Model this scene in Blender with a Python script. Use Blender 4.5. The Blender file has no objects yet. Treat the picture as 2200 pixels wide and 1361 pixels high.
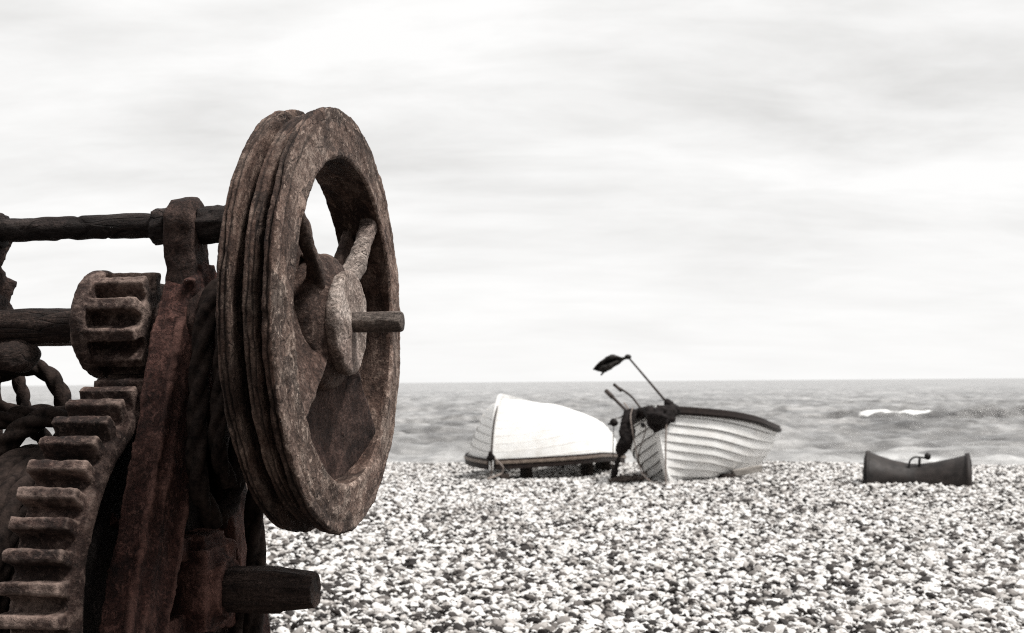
import bpy, bmesh, math, random
import numpy as np
from mathutils import Vector, Matrix, noise as mn

random.seed(7)
R = math.radians
sc = bpy.context.scene
col = sc.collection
PI = math.pi

# ------------------------------------------------------------------ camera
CAMZ = 1.25
F = 2400.0                                   # focal length in photo pixels (2200 wide)
cam_d = bpy.data.cameras.new('camera')
cam = bpy.data.objects.new('camera', cam_d)
col.objects.link(cam)
cam.location = (0, 0, CAMZ)
ROLL = R(0.43)
cam.rotation_euler = (Matrix.Rotation(PI / 2, 3, 'X') @ Matrix.Rotation(-ROLL, 3, 'Z')).to_euler()
cam_d.sensor_width = 36
cam_d.lens = 36 * F / 2200
cam_d.shift_y = 140 / 2200
cam_d.clip_start = 0.05
cam_d.clip_end = 20000
cam_d.dof.use_dof = True
cam_d.dof.focus_distance = 1.95
cam_d.dof.aperture_fstop = 8.5
sc.camera = cam


def unroll(px, py):
    dx, dy = px - 1100, py - 680.5
    c, s = math.cos(ROLL), math.sin(ROLL)
    return 1100 + dx * c - dy * s, 680.5 + dx * s + dy * c


def at(px, py, Y):
    """world point at depth Y seen at photo pixel px,py"""
    u, v = unroll(px, py)
    return Vector(((u - 1100) / F * Y, Y, CAMZ + (820.5 - v) / F * Y))


# ------------------------------------------------------------------ node helper
class NT:
    def __init__(self, tree):
        self.t = tree
        tree.nodes.clear()

    def n(self, typ, **kw):
        nd = self.t.nodes.new(typ)
        for k, v in kw.items():
            if k.startswith('i_'):
                nd.inputs[k[2:].replace('_', ' ')].default_value = v
            else:
                setattr(nd, k, v)
        return nd

    def l(self, a, b):
        self.t.links.new(a, b)

    def val(self, sock, v):
        if hasattr(v, 'is_output') or isinstance(v, bpy.types.NodeSocket):
            self.l(v, sock)
        else:
            sock.default_value = v

    def math(self, op, a, b=0.0, c=None, clamp=False):
        nd = self.t.nodes.new('ShaderNodeMath')
        nd.operation = op
        nd.use_clamp = clamp
        self.val(nd.inputs[0], a)
        self.val(nd.inputs[1], b)
        if c is not None:
            self.val(nd.inputs[2], c)
        return nd.outputs[0]

    def mix(self, fac, a, b, blend='MIX'):
        nd = self.t.nodes.new('ShaderNodeMix')
        nd.data_type = 'RGBA'
        nd.blend_type = blend
        self.val(nd.inputs[0], fac)
        self.val(nd.inputs[6], a)
        self.val(nd.inputs[7], b)
        return nd.outputs[2]

    def noise(self, vec, scale, detail=6, rough=0.6, dist=0.0):
        nd = self.t.nodes.new('ShaderNodeTexNoise')
        self.l(vec, nd.inputs['Vector'])
        nd.inputs['Scale'].default_value = scale
        nd.inputs['Detail'].default_value = detail
        nd.inputs['Roughness'].default_value = rough
        nd.inputs['Distortion'].default_value = dist
        return nd.outputs['Fac']

    def ramp(self, fac, stops, interp='LINEAR'):
        nd = self.t.nodes.new('ShaderNodeValToRGB')
        nd.color_ramp.interpolation = interp
        el = nd.color_ramp.elements
        while len(el) < len(stops):
            el.new(0.5)
        for e, (p, c) in zip(el, stops):
            e.position = p
            e.color = (c, c, c, 1) if isinstance(c, (int, float)) else (*c, 1)
        self.l(fac, nd.inputs[0])
        return nd.outputs[0]

    def mapping(self, vec, scale=(1, 1, 1), loc=(0, 0, 0)):
        nd = self.t.nodes.new('ShaderNodeMapping')
        self.l(vec, nd.inputs[0])
        nd.inputs['Scale'].default_value = scale
        nd.inputs['Location'].default_value = loc
        return nd.outputs[0]

    def bump(self, h, strength, dist, normal=None):
        nd = self.t.nodes.new('ShaderNodeBump')
        nd.inputs['Strength'].default_value = strength
        nd.inputs['Distance'].default_value = dist
        self.l(h, nd.inputs['Height'])
        if normal is not None:
            self.l(normal, nd.inputs['Normal'])
        return nd.outputs[0]

    def finish(self, color, rough, normal=None, spec=0.3, metallic=0.0):
        p = self.t.nodes.new('ShaderNodeBsdfPrincipled')
        self.val(p.inputs['Base Color'], color if not isinstance(color, tuple) else (*color, 1))
        self.val(p.inputs['Roughness'], rough)
        p.inputs['Specular IOR Level'].default_value = spec
        p.inputs['Metallic'].default_value = metallic
        if normal is not None:
            self.l(normal, p.inputs['Normal'])
        o = self.t.nodes.new('ShaderNodeOutputMaterial')
        self.l(p.outputs[0], o.inputs[0])
        return p


def new_mat(name):
    m = bpy.data.materials.new(name)
    m.use_nodes = True
    return m, NT(m.node_tree)


def rust(name, dark, mid, light, stretch=(1, 1, 1), polar=False, crack=1.0, crack_scale=14.0, spec=0.25,
         light_amt=0.5, rough=0.8, fine_amt=.75, vcrack=False, bumpd=.012, stain=.6, flake_amt=.6, wear=.0):
    m, t = new_mat(name)
    tc = t.n('ShaderNodeTexCoord')
    ob = tc.outputs['Object']
    if polar:
        sp = t.n('ShaderNodeSeparateXYZ')
        t.l(ob, sp.inputs[0])
        x, y, z = sp.outputs
        r = t.math('SQRT', t.math('ADD', t.math('MULTIPLY', y, y), t.math('MULTIPLY', z, z)))
        th = t.math('ARCTAN2', z, t.math('MULTIPLY', y, -1.0))
        cb = t.n('ShaderNodeCombineXYZ')
        t.l(x, cb.inputs[0])
        t.l(r, cb.inputs[1])
        t.l(t.math('MULTIPLY', th, 0.34), cb.inputs[2])
        base = cb.outputs[0]
    else:
        base = ob
    sv = t.mapping(base, stretch)
    # warp for cracks
    wn = t.n('ShaderNodeTexNoise')
    t.l(sv, wn.inputs['Vector'])
    wn.inputs['Scale'].default_value = 9
    wn.inputs['Detail'].default_value = 4
    wv = t.n('ShaderNodeVectorMath', operation='MULTIPLY_ADD')
    t.l(wn.outputs['Color'], wv.inputs[0])
    wv.inputs[1].default_value = (0.09, 0.09, 0.09)
    t.l(sv, wv.inputs[2])
    vo = t.n('ShaderNodeTexVoronoi', feature='DISTANCE_TO_EDGE')
    vo.inputs['Scale'].default_value = crack_scale
    t.l(wv.outputs[0], vo.inputs['Vector'])
    vc = t.n('ShaderNodeTexVoronoi', feature='F1')
    vc.inputs['Scale'].default_value = crack_scale * .8
    t.l(wv.outputs[0], vc.inputs['Vector'])
    cs = t.n('ShaderNodeSeparateColor')
    t.l(vc.outputs['Color'], cs.inputs[0])
    cell = cs.outputs[0]
    ck = t.ramp(vo.outputs['Distance'], [(0.0, 0.0), (0.035, 1.0)])
    breaks = t.ramp(t.noise(base, 11, 3), [(0.42, 1.0), (0.56, 0.0)])
    ck = t.mix(t.math('MULTIPLY', breaks, 1.0), ck, (1, 1, 1, 1))
    big = t.noise(base, 7, 5, 0.65)
    med = t.noise(sv, 34, 8, 0.7)
    fine = t.noise(ob, 190, 6, 0.75)
    flake = t.noise(sv, 60, 3, 0.5, 1.5)
    mixv = t.math('ADD', t.math('MULTIPLY', big, 0.45), t.math('MULTIPLY', med, 0.55))
    c = t.ramp(mixv, [(0.36, dark), (0.50, mid), (0.66, light)])
    sp2 = t.ramp(fine, [(0.34, 0.18), (0.50, .9), (0.70, 2.2)])
    c = t.mix(fine_amt, c, sp2, 'MULTIPLY')
    c = t.mix(flake_amt, c, t.ramp(cell, [(0.0, .45), (.5, 1.0), (1.0, 1.6)]), 'MULTIPLY')
    pale = t.ramp(t.math('ADD', t.math('MULTIPLY', flake, 0.6), t.math('MULTIPLY', fine, 0.4)), [(0.54, 0.0), (0.64, 1.0)])
    lt = tuple(min(1, v * 1.7) for v in light)
    c = t.mix(t.math('MULTIPLY', pale, light_amt), c, (*lt, 1))
    dk = tuple(v * 0.25 for v in dark)
    c = t.mix(t.math('MULTIPLY', t.math('SUBTRACT', 1.0, ck), 0.85 * min(crack, 1.0)), c, (*dk, 1))
    stn = t.ramp(t.noise(ob, 4.2, 4, .62, .6), [(0.47, 0.0), (0.60, 1.0)])
    c = t.mix(t.math('MULTIPLY', stn, stain), c, t.mix(.6, c, (.36, .20, .17, 1), 'MULTIPLY'))
    if wear:
        gn = t.n('ShaderNodeNewGeometry')
        ew = t.ramp(t.math('ADD', gn.outputs['Pointiness'], t.math('MULTIPLY', t.math('SUBTRACT', big, .5), .30)), [(0.515, 0.0), (0.575, 1.0)])
        c = t.mix(t.math('MULTIPLY', ew, wear), c, (*tuple(min(1, v * 1.25) for v in light), 1))
    if vcrack:
        va_ = t.n('ShaderNodeAttribute')
        va_.attribute_name = 'crack'
        c = t.mix(t.math('MULTIPLY', va_.outputs['Fac'], .9), c, (*dk, 1))
    h = t.math('ADD', t.math('MULTIPLY', med, 0.55), t.math('MULTIPLY', fine, 0.28))
    h = t.math('ADD', h, t.math('MULTIPLY', flake, 0.25))
    h = t.math('ADD', h, t.math('MULTIPLY', cell, flake_amt * .30))
    nrm = t.bump(h, 1.0, bumpd)
    nrm = t.bump(ck, 0.8 * min(crack, 1.0), 0.005, nrm)
    ro = t.math('ADD', rough - 0.12, t.math('MULTIPLY', fine, 0.25), clamp=True)
    t.finish(c, ro, nrm, spec)
    return m


def simple(name, c1, c2, scale=20, rough=0.7, bump=0.3, stretch=(1, 1, 1), spec=0.3, detail=6, bdist=0.004):
    m, t = new_mat(name)
    tc = t.n('ShaderNodeTexCoord')
    v = t.mapping(tc.outputs['Object'], stretch)
    n1 = t.noise(v, scale, detail, 0.65)
    c = t.ramp(n1, [(0.33, c1), (0.68, c2)])
    n2 = t.noise(v, scale * 5, 4, 0.6)
    hh = t.math('ADD', t.math('MULTIPLY', n1, 0.6), t.math('MULTIPLY', n2, 0.4))
    t.finish(c, t.math('ADD', rough - 0.1, t.math('MULTIPLY', n2, 0.2), clamp=True), t.bump(hh, bump, bdist), spec)
    return m


M = {}
M['wheel'] = rust('rusty_iron_wheel', (.015, .007, .005), (.076, .046, .035), (.255, .190, .155), (1.0, 1.0, .5), True, .5, 34, light_amt=.35, vcrack=True, fine_amt=.55, flake_amt=.9)
M['face'] = rust('pale_rusty_rim_face', (.026, .014, .0105), (.130, .088, .070), (.40, .32, .27), (1.0, 1.0, .7), True, .55, 26, light_amt=.5, vcrack=True, flake_amt=.9, stain=.4, fine_amt=.65)
M['hub'] = rust('rusty_iron_hub', (.020, .010, .0075), (.074, .046, .036), (.21, .155, .13), (1, 1, 1), False, .5, 16, light_amt=.35, wear=.4)
M['plate'] = rust('pale_rusty_plate', (.09, .064, .052), (.27, .215, .185), (.50, .43, .385), (.7, .7, 1), False, .4, 9, light_amt=.5)
M['spoke'] = rust('flaking_spoke', (.06, .042, .034), (.24, .195, .17), (.44, .38, .34), (1, 1, 1), False, 1.0, 45, light_amt=.4)
M['frame'] = rust('red_rusty_frame', (.010, .004, .0032), (.062, .027, .0215), (.20, .105, .085), (1, 1, .7), False, .3, 22, light_amt=.3, wear=.5)
M['frame_top'] = rust('brown_rusty_frame', (.011, .0065, .0055), (.045, .027, .022), (.125, .083, .069), (1, 1, .6), False, .3, 22, light_amt=.22)
M['gear'] = rust('dark_rusty_gear', (.008, .004, .0033), (.048, .027, .0215), (.30, .22, .185), (1, 1, 1), False, .2, 20, light_amt=.22, spec=.35, fine_amt=.5, flake_amt=.5, wear=.55)
M['bar'] = rust('dark_rusty_bar', (.009, .0065, .006), (.026, .019, .017), (.065, .050, .045), (.22, 1, 1), False, .8, 34, light_amt=.2)
M['axle'] = rust('dark_grained_axle', (.010, .006, .005), (.042, .027, .022), (.12, .085, .072), (.13, 1, 1), False, .8, 40, light_amt=.25)
M['stub'] = rust('worn_shaft_end', (.035, .026, .022), (.11, .088, .076), (.24, .20, .175), (.12, 1, 1), False, .8, 40, light_amt=.3)
M['rope'] = simple('old_dark_rope', (.006, .004, .0035), (.045, .031, .026), 60, .9, .8, spec=.15)
M['boat_white'] = None


# ------------------------------------------------------------------ mesh helpers
class MB:
    def __init__(self):
        self.v, self.f, self.mi = [], [], []

    def add(self, verts, faces, mi=0):
        o = len(self.v)
        self.v += [tuple(v) for v in verts]
        self.f += [tuple(i + o for i in f) for f in faces]
        self.mi += [mi] * len(faces)

    def box(self, c, size, rot=None, mi=0, taper=None):
        sx, sy, sz = [s / 2 for s in size]
        vs = []
        for z in (-1, 1):
            for y in (-1, 1):
                for x in (-1, 1):
                    k = 1.0
                    if taper and z > 0:
                        k = taper
                    p = Vector((x * sx * k, y * sy * k, z * sz))
                    if rot is not None:
                        p = rot @ p
                    vs.append(p + Vector(c))
        self.add(vs, [(0, 2, 3, 1), (4, 5, 7, 6), (0, 1, 5, 4), (2, 6, 7, 3), (0, 4, 6, 2), (1, 3, 7, 5)], mi)

    def beam(self, a, b, w, d, up=(1, 0, 0), mi=0, w2=None, d2=None):
        """box from a to b; w along 'up' projected, d perpendicular"""
        a, b = Vector(a), Vector(b)
        ax = (b - a).normalized()
        u = Vector(up)
        u = (u - ax * u.dot(ax)).normalized()
        s = ax.cross(u)
        w2 = w if w2 is None else w2
        d2 = d if d2 is None else d2
        vs = []
        for p, ww, dd in ((a, w, d), (b, w2, d2)):
            for i, j in ((-1, -1), (1, -1), (1, 1), (-1, 1)):
                vs.append(p + u * (i * ww / 2) + s * (j * dd / 2))
        self.add(vs, [(3, 2, 1, 0), (4, 5, 6, 7), (0, 1, 5, 4), (1, 2, 6, 5), (2, 3, 7, 6), (3, 0, 4, 7)], mi)

    def lathe(self, prof, segs=48, axis='X', closed=False, c=(0, 0, 0), mi=0):
        """prof: list of (a, r); revolved round X"""
        vs, fs = [], []
        n = len(prof)
        for k in range(segs):
            th = 2 * PI * k / segs
            for a, r in prof:
                if axis == 'X':
                    vs.append((c[0] + a, c[1] + r * math.cos(th), c[2] + r * math.sin(th)))
                elif axis == 'Z':
                    vs.append((c[0] + r * math.cos(th), c[1] + r * math.sin(th), c[2] + a))
        m = n if closed else n - 1
        for k in range(segs):
            k2 = (k + 1) % segs
            for i in range(m):
                j = (i + 1) % n
                fs.append((k * n + i, k * n + j, k2 * n + j, k2 * n + i))
        if not closed:
            fs.append(tuple(k * n for k in range(segs)))
            fs.append(tuple(k * n + n - 1 for k in reversed(range(segs))))
        self.add(vs, fs, mi)

    def tube(self, pts, rad, segs=16, mod=None, mi=0, cap=True):
        pts = [Vector(p) for p in pts]
        n = len(pts)
        rf = rad if callable(rad) else (lambda t: rad)
        tang = []
        for i in range(n):
            a, b = pts[max(i - 1, 0)], pts[min(i + 1, n - 1)]
            tang.append((b - a).normalized())
        u = tang[0].orthogonal().normalized()
        vs, fs = [], []
        s = 0.0
        for i in range(n):
            if i:
                s += (pts[i] - pts[i - 1]).length
            u = (u - tang[i] * u.dot(tang[i])).normalized()
            w = tang[i].cross(u)
            for k in range(segs):
                th = 2 * PI * k / segs
                r = rf(i / (n - 1))
                if mod:
                    r *= mod(th, s)
                vs.append(pts[i] + u * (r * math.cos(th)) + w * (r * math.sin(th)))
        for i in range(n - 1):
            for k in range(segs):
                k2 = (k + 1) % segs
                fs.append((i * segs + k, i * segs + k2, (i + 1) * segs + k2, (i + 1) * segs + k))
        if cap:
            fs.append(tuple(reversed(range(segs))))
            fs.append(tuple((n - 1) * segs + k for k in range(segs)))
        self.add(vs, fs, mi)

    def blob(self, c, rad, sub=3, mi=0, amp=0.0, sc_=8, seed=0):
        bm = bmesh.new()
        bmesh.ops.create_icosphere(bm, subdivisions=sub, radius=1.0)
        vs = []
        for v in bm.verts:
            p = Vector((v.co.x * rad[0], v.co.y * rad[1], v.co.z * rad[2]))
            if amp:
                p += v.co * amp * mn.noise(p * sc_ + Vector((seed, 0, 0)))
            vs.append(p + Vector(c))
        fs = [tuple(v.index for v in f.verts) for f in bm.faces]
        bm.free()
        self.add(vs, fs, mi)

    def mesh(self, name):
        me = bpy.data.meshes.new(name)
        me.from_pydata(self.v, [], self.f)
        me.polygons.foreach_set('material_index', self.mi)
        me.update()
        return me

    def build(self, name, mats, parent=None, smooth=False, loc=None, fix=True):
        me = self.mesh(name)
        if not isinstance(mats, (list, tuple)):
            mats = [mats]
        for m in mats:
            me.materials.append(m)
        if fix:
            bm = bmesh.new()
            bm.from_mesh(me)
            bmesh.ops.recalc_face_normals(bm, faces=bm.faces)
            bm.to_mesh(me)
            bm.free()
        o = bpy.data.objects.new(name, me)
        col.objects.link(o)
        if parent is not None:
            o.parent = parent
        if loc is not None:
            o.location = loc
        if smooth:
            me.polygons.foreach_set('use_smooth', [True] * len(me.polygons))
        return o


def remesh(o, voxel, smooth_it=0, smooth_f=0.5):
    md = o.modifiers.new('remesh', 'REMESH')
    md.mode = 'VOXEL'
    md.voxel_size = voxel
    if smooth_it:
        ms = o.modifiers.new('smooth', 'SMOOTH')
        ms.iterations = smooth_it
        ms.factor = smooth_f
    dg = bpy.context.evaluated_depsgraph_get()
    me = bpy.data.meshes.new_from_object(o.evaluated_get(dg))
    o.modifiers.clear()
    old = o.data
    mats = list(old.materials)
    o.data = me
    me.materials.clear()
    for m in mats:
        me.materials.append(m)
    bpy.data.meshes.remove(old)
    me.polygons.foreach_set('use_smooth', [True] * len(me.polygons))
    return o


def rough(o, octs, seed=0.0, stretch=(1, 1, 1), ridged=0.0):
    me = o.data
    n = len(me.vertices)
    nor = [v.normal.copy() for v in me.vertices]
    sd = Vector((seed * 3.7, seed * 1.3, seed * 7.1))
    out = []
    for v, nn in zip(me.vertices, nor):
        p = Vector((v.co.x * stretch[0], v.co.y * stretch[1], v.co.z * stretch[2]))
        d = 0.0
        for s, a in octs:
            k = mn.noise(p * s + sd)
            d += a * k
        if ridged:
            k = abs(mn.noise(p * 26 + sd))
            d -= ridged * max(0.0, 1 - k * 9)
        out.extend(v.co + nn * d)
    me.vertices.foreach_set('co', out)
    me.update()
    return o


def smooth_path(pts, n=60):
    """Catmull-Rom through points"""
    pts = [Vector(p) for p in pts]
    P = [pts[0] * 2 - pts[1]] + pts + [pts[-1] * 2 - pts[-2]]
    out = []
    m = len(pts) - 1
    for i in range(n + 1):
        t = i / n * m
        k = min(int(t), m - 1)
        f = t - k
        a, b, c, d = P[k:k + 4]
        out.append(0.5 * ((2 * b) + (c - a) * f + (2 * a - 5 * b + 4 * c - d) * f * f + (3 * b - a - 3 * c + d) * f ** 3))
    return out


def path_len(p):
    return sum((p[i + 1] - p[i]).length for i in range(len(p) - 1))


def tag(o, label, cat, group=None):
    o['label'] = label
    o['category'] = cat
    if group:
        o['group'] = group
    return o


def empty(name, loc=(0, 0, 0), rot=None):
    o = bpy.data.objects.new(name, None)
    o.empty_display_size = 0.1
    col.objects.link(o)
    o.location = loc
    if rot is not None:
        o.rotation_euler = rot
    return o


def kind(o, k):
    o['kind'] = k
    return o


# ================================================================== SETTING
SEA_Z = -2.2


def crest_y(x):
    return 18.7 - 0.15 * x + 0.3 * math.sin(x * 0.35 + 1)


def ground_z(x, y):
    yc = crest_y(x)
    d = y - yc
    z = 0.05 * mn.noise(Vector((x * 0.35, y * 0.35, 3.3))) + 0.025 * mn.noise(Vector((x * 1.1, y * 1.1, 8.0)))
    z -= .10 * math.exp(-((x - .35) / 1.7) ** 2 - ((y - 16.6) / 1.9) ** 2)
    z -= .155 * max(0.0, min(1.0, (y - 13.2) / (yc - 13.2)))
    if d > 0:
        z -= 0.30 * (math.sqrt(d * d + 0.36) - 0.6)
    return max(z, -9.0) if y > 0 else z


def axis_vals(dense0, dense1, step, far0, far1, grow=1.35):
    v = list(np.arange(dense0, dense1 + 1e-6, step))
    s = step
    a = v[-1]
    while a < far1:
        s *= grow
        a += s
        v.append(a)
    s = step
    a = v[0]
    while a > far0:
        s *= grow
        a -= s
        v.insert(0, a)
    return v


def grid_mesh(name, xs, ys, zf):
    vs = [(x, y, zf(x, y)) for y in ys for x in xs]
    nx = len(xs)
    fs = [(j * nx + i, j * nx + i + 1, (j + 1) * nx + i + 1, (j + 1) * nx + i) for j in range(len(ys) - 1) for i in range(nx - 1)]
    me = bpy.data.meshes.new(name)
    me.from_pydata(vs, [], fs)
    me.polygons.foreach_set('use_smooth', [True] * len(fs))
    o = bpy.data.objects.new(name, me)
    col.objects.link(o)
    return o


# ---- ground sheet (sand and grit under the pebbles)
mg, t = new_mat('grit_ground')
tc = t.n('ShaderNodeTexCoord')
v = tc.outputs['Object']
vo = t.n('ShaderNodeTexVoronoi')
vo.inputs['Scale'].default_value = 22
t.l(v, vo.inputs['Vector'])
sepc = t.n('ShaderNodeSeparateColor')
t.l(vo.outputs['Color'], sepc.inputs[0])
c = t.ramp(sepc.outputs[0], [(0.0, (.02, .017, .016)), (0.5, (.055, .048, .044)), (1.0, (.16, .145, .135))])
t.finish(c, 0.9, t.bump(vo.outputs['Distance'], 0.8, 0.03), 0.2)
ground = grid_mesh('ground', axis_vals(-10, 13, .5, -900, 900), axis_vals(0, 45, .5, -300, 60), ground_z)
ground.data.materials.append(mg)
kind(ground, 'structure')

# ---- shingle: pebbles scattered over the beach, one stuff object
mp, t = new_mat('pebble')
oi = t.n('ShaderNodeObjectInfo')
geo = t.n('ShaderNodeNewGeometry')
tc = t.n('ShaderNodeTexCoord')
patch = t.noise(geo.outputs['Position'], 0.55, 3, 0.6)
rnd = t.math('ADD', oi.outputs['Random'], t.math('MULTIPLY', t.math('SUBTRACT', patch, 0.5), 0.5), clamp=True)
c = t.ramp(rnd, [(0.0, (.018, .015, .014)), (0.22, (.040, .034, .031)), (0.35, (.19, .172, .16)), (0.47, (.50, .472, .448)), (0.64, (.72, .70, .68)), (1.0, (.87, .857, .842))])
n1 = t.noise(tc.outputs['Object'], 3.0, 5, 0.6)
c = t.mix(0.45, c, t.ramp(n1, [(0.3, 0.5), (0.6, 1.0)]), 'MULTIPLY')
t.finish(c, 0.75, t.bump(n1, 0.3, 0.004), 0.3)

shx = list(np.arange(-11.0, 14.01, .4))
shy = list(np.arange(4.2, 22.6, .4))
vs, fs = [], []
for y in shy:
    for x in shx:
        vs.append((x, y, ground_z(x, y)))
nx = len(shx)
for j in range(len(shy) - 1):
    for i in range(nx - 1):
        xm, ym = (shx[i] + shx[i + 1]) / 2, (shy[j] + shy[j + 1]) / 2
        if abs(xm) < 0.47 * ym + 1.6 and ym < crest_y(xm) + 2.2:
            fs.append((j * nx + i, j * nx + i + 1, (j + 1) * nx + i + 1, (j + 1) * nx + i))
me = bpy.data.meshes.new('shingle')
me.from_pydata(vs, [], fs)
me.materials.append(mp)
shingle = bpy.data.objects.new('shingle', me)
col.objects.link(shingle)
kind(shingle, 'stuff')
shingle['label'] = 'pale and dark shingle pebbles covering the beach'
shingle['category'] = 'shingle'
ng = bpy.data.node_groups.new('pebbles', 'GeometryNodeTree')
ng.interface.new_socket('Geometry', in_out='INPUT', socket_type='NodeSocketGeometry')
ng.interface.new_socket('Geometry', in_out='OUTPUT', socket_type='NodeSocketGeometry')
N = ng.nodes
Lk = ng.links.new
gi, go = N.new('NodeGroupInput'), N.new('NodeGroupOutput')
dist = N.new('GeometryNodeDistributePointsOnFaces')
dist.inputs['Density'].default_value = 2150
dist.inputs['Seed'].default_value = 4
Lk(gi.outputs[0], dist.inputs['Mesh'])
ginst = N.new('GeometryNodeGeometryToInstance')
for k in range(7):
    ico = N.new('GeometryNodeMeshIcoSphere')
    ico.inputs['Radius'].default_value = 1.0
    ico.inputs['Subdivisions'].default_value = 3
    pos = N.new('GeometryNodeInputPosition')
    no = N.new('ShaderNodeTexNoise')
    no.inputs['Scale'].default_value = 0.75 + 0.12 * k
    no.inputs['Detail'].default_value = 1.5
    off = N.new('ShaderNodeVectorMath')
    off.operation = 'ADD'
    off.inputs[1].default_value = (3.1 * k, 1.7 * k, 5.3 * k)
    Lk(pos.outputs[0], off.inputs[0])
    Lk(off.outputs[0], no.inputs['Vector'])
    sub = N.new('ShaderNodeVectorMath')
    sub.operation = 'SUBTRACT'
    sub.inputs[1].default_value = (.5, .5, .5)
    Lk(no.outputs['Color'], sub.inputs[0])
    mul = N.new('ShaderNodeVectorMath')
    mul.operation = 'SCALE'
    mul.inputs['Scale'].default_value = 1.25
    Lk(sub.outputs[0], mul.inputs[0])
    sp = N.new('GeometryNodeSetPosition')
    Lk(ico.outputs['Mesh'], sp.inputs['Geometry'])
    Lk(mul.outputs[0], sp.inputs['Offset'])
    tr = N.new('GeometryNodeTransform')
    tr.inputs['Scale'].default_value = (1.0, .62 + .05 * (k % 4), .40 + .05 * (k % 3))
    Lk(sp.outputs[0], tr.inputs['Geometry'])
    ss = N.new('GeometryNodeSetShadeSmooth')
    Lk(tr.outputs[0], ss.inputs[0])
    sm = N.new('GeometryNodeSetMaterial')
    sm.inputs['Material'].default_value = mp
    Lk(ss.outputs[0], sm.inputs['Geometry'])
    Lk(sm.outputs[0], ginst.inputs[0])
rr = N.new('FunctionNodeRandomValue')
rr.data_type = 'FLOAT_VECTOR'
rr.inputs[0].default_value = (-.75, -.75, 0)
rr.inputs[1].default_value = (.75, .75, 6.28)
rs = N.new('FunctionNodeRandomValue')
rs.data_type = 'FLOAT'
rs.inputs[2].default_value = 0
rs.inputs[3].default_value = 1
rs.inputs['Seed'].default_value = 9
pw = N.new('ShaderNodeMath')
pw.operation = 'POWER'
pw.inputs[1].default_value = 3.2
Lk(rs.outputs[1], pw.inputs[0])
ma = N.new('ShaderNodeMath')
ma.operation = 'MULTIPLY_ADD'
ma.inputs[1].default_value = 0.032
ma.inputs[2].default_value = 0.0105
Lk(pw.outputs[0], ma.inputs[0])
iop = N.new('GeometryNodeInstanceOnPoints')
iop.inputs['Pick Instance'].default_value = True
Lk(dist.outputs['Points'], iop.inputs['Points'])
Lk(ginst.outputs[0], iop.inputs['Instance'])
Lk(rr.outputs[0], iop.inputs['Rotation'])
Lk(ma.outputs[0], iop.inputs['Scale'])
rz = N.new('FunctionNodeRandomValue')
rz.data_type = 'FLOAT_VECTOR'
rz.inputs[0].default_value = (0, 0, -.004)
rz.inputs[1].default_value = (0, 0, .026)
rz.inputs['Seed'].default_value = 22
tri = N.new('GeometryNodeTranslateInstances')
tri.inputs['Local Space'].default_value = False
Lk(iop.outputs[0], tri.inputs['Instances'])
Lk(rz.outputs[0], tri.inputs['Translation'])
Lk(tri.outputs[0], go.inputs[0])
md = shingle.modifiers.new('pebbles', 'NODES')
md.node_group = ng

# ---- sea
def breaker(x, y):
    """the one steep wave that breaks to the right of the boats"""
    yw = 97 + 0.05 * (x - 35) + 1.2 * math.sin(x * .22)
    if x < 29 or x > 110:
        return 0.0, 0.0
    env = min(1, (x - 29) / 3.0) * min(1, (110 - x) / 25)
    d = y - yw
    h = (0.95 * math.exp(-(d / 1.6) ** 2) if d < 0 else 0.95 * math.exp(-(d / 4.5) ** 2)) * env
    f = 0.0
    if 30.8 < x < 37.0:
        w = math.sin(PI * (x - 30.8) / 6.2)
        lo = -1.1 * w * (0.85 + 0.25 * mn.noise(Vector((x * 1.3, 2, 0))))
        if lo < d < 1.5:
            f = 1.0
    return h * (0.85 + .3 * mn.noise(Vector((x * .5, y * .3, 0)))), f


xs_s, ys_s = [], []
y = 20.0
while y < 9000:
    ys_s.append(y)
    y += .3 if 91 < y < 104 else max(0.35, 0.010 * y) if y < 400 else y * 0.08
NXS = 340
vs, foam = [], []
for y in ys_s:
    for i in range(NXS + 1):
        u = (i / NXS) * 2 - 1
        x = y * 0.62 * u + 8 * u
        amp = min(1.0, 160 / max(y, 1))
        z = 0.0
        p = Vector((x * 0.10, y * 0.22, 0))
        z += 0.50 * mn.noise(p)
        z += 0.40 * mn.noise(Vector((x * .30, y * .55, 5)))
        z += 0.22 * mn.noise(Vector((x * .8, y * 1.2, 9)))
        z *= amp
        h, f = breaker(x, y)
        # surf nearer the beach
        sf = max(0.0, 1 - (y - 24) / 42)
        f = max(f, min(1, sf * 1.1 * max(0, mn.noise(Vector((x * .12, y * .35, 4))) + .45)))
        vs.append((x, y, SEA_Z + z + h))
        foam.append(f)
nx = NXS + 1
fs = [(j * nx + i, j * nx + i + 1, (j + 1) * nx + i + 1, (j + 1) * nx + i) for j in range(len(ys_s) - 1) for i in range(NXS)]
me = bpy.data.meshes.new('sea')
me.from_pydata(vs, [], fs)
me.polygons.foreach_set('use_smooth', [True] * len(fs))
at_f = me.attributes.new('foam', 'FLOAT', 'POINT')
at_f.data.foreach_set('value', foam)
sea = bpy.data.objects.new('sea', me)
col.objects.link(sea)
kind(sea, 'structure')
ms, t = new_mat('grey_sea_water')
tc = t.n('ShaderNodeTexCoord')
ob = tc.outputs['Object']
va = t.mapping(ob, (.25, .75, 1))
n1 = t.noise(va, .55, 8, .68)
n2 = t.noise(ob, 1.7, 6, .65)
vb = t.mapping(ob, (.05, .30, 1))
n3 = t.noise(vb, .5, 6, .7)
at_n = t.n('ShaderNodeAttribute')
at_n.attribute_name = 'foam'
fo_n = t.ramp(n1, [(0.66, 0.0), (0.72, 1.0)])
streak = t.ramp(t.noise(vb, .9, 9, .72), [(0.60, 0.0), (0.70, 1.0)])
fn2 = t.ramp(n2, [(0.36, 0.0), (0.52, 1.0)])
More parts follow.
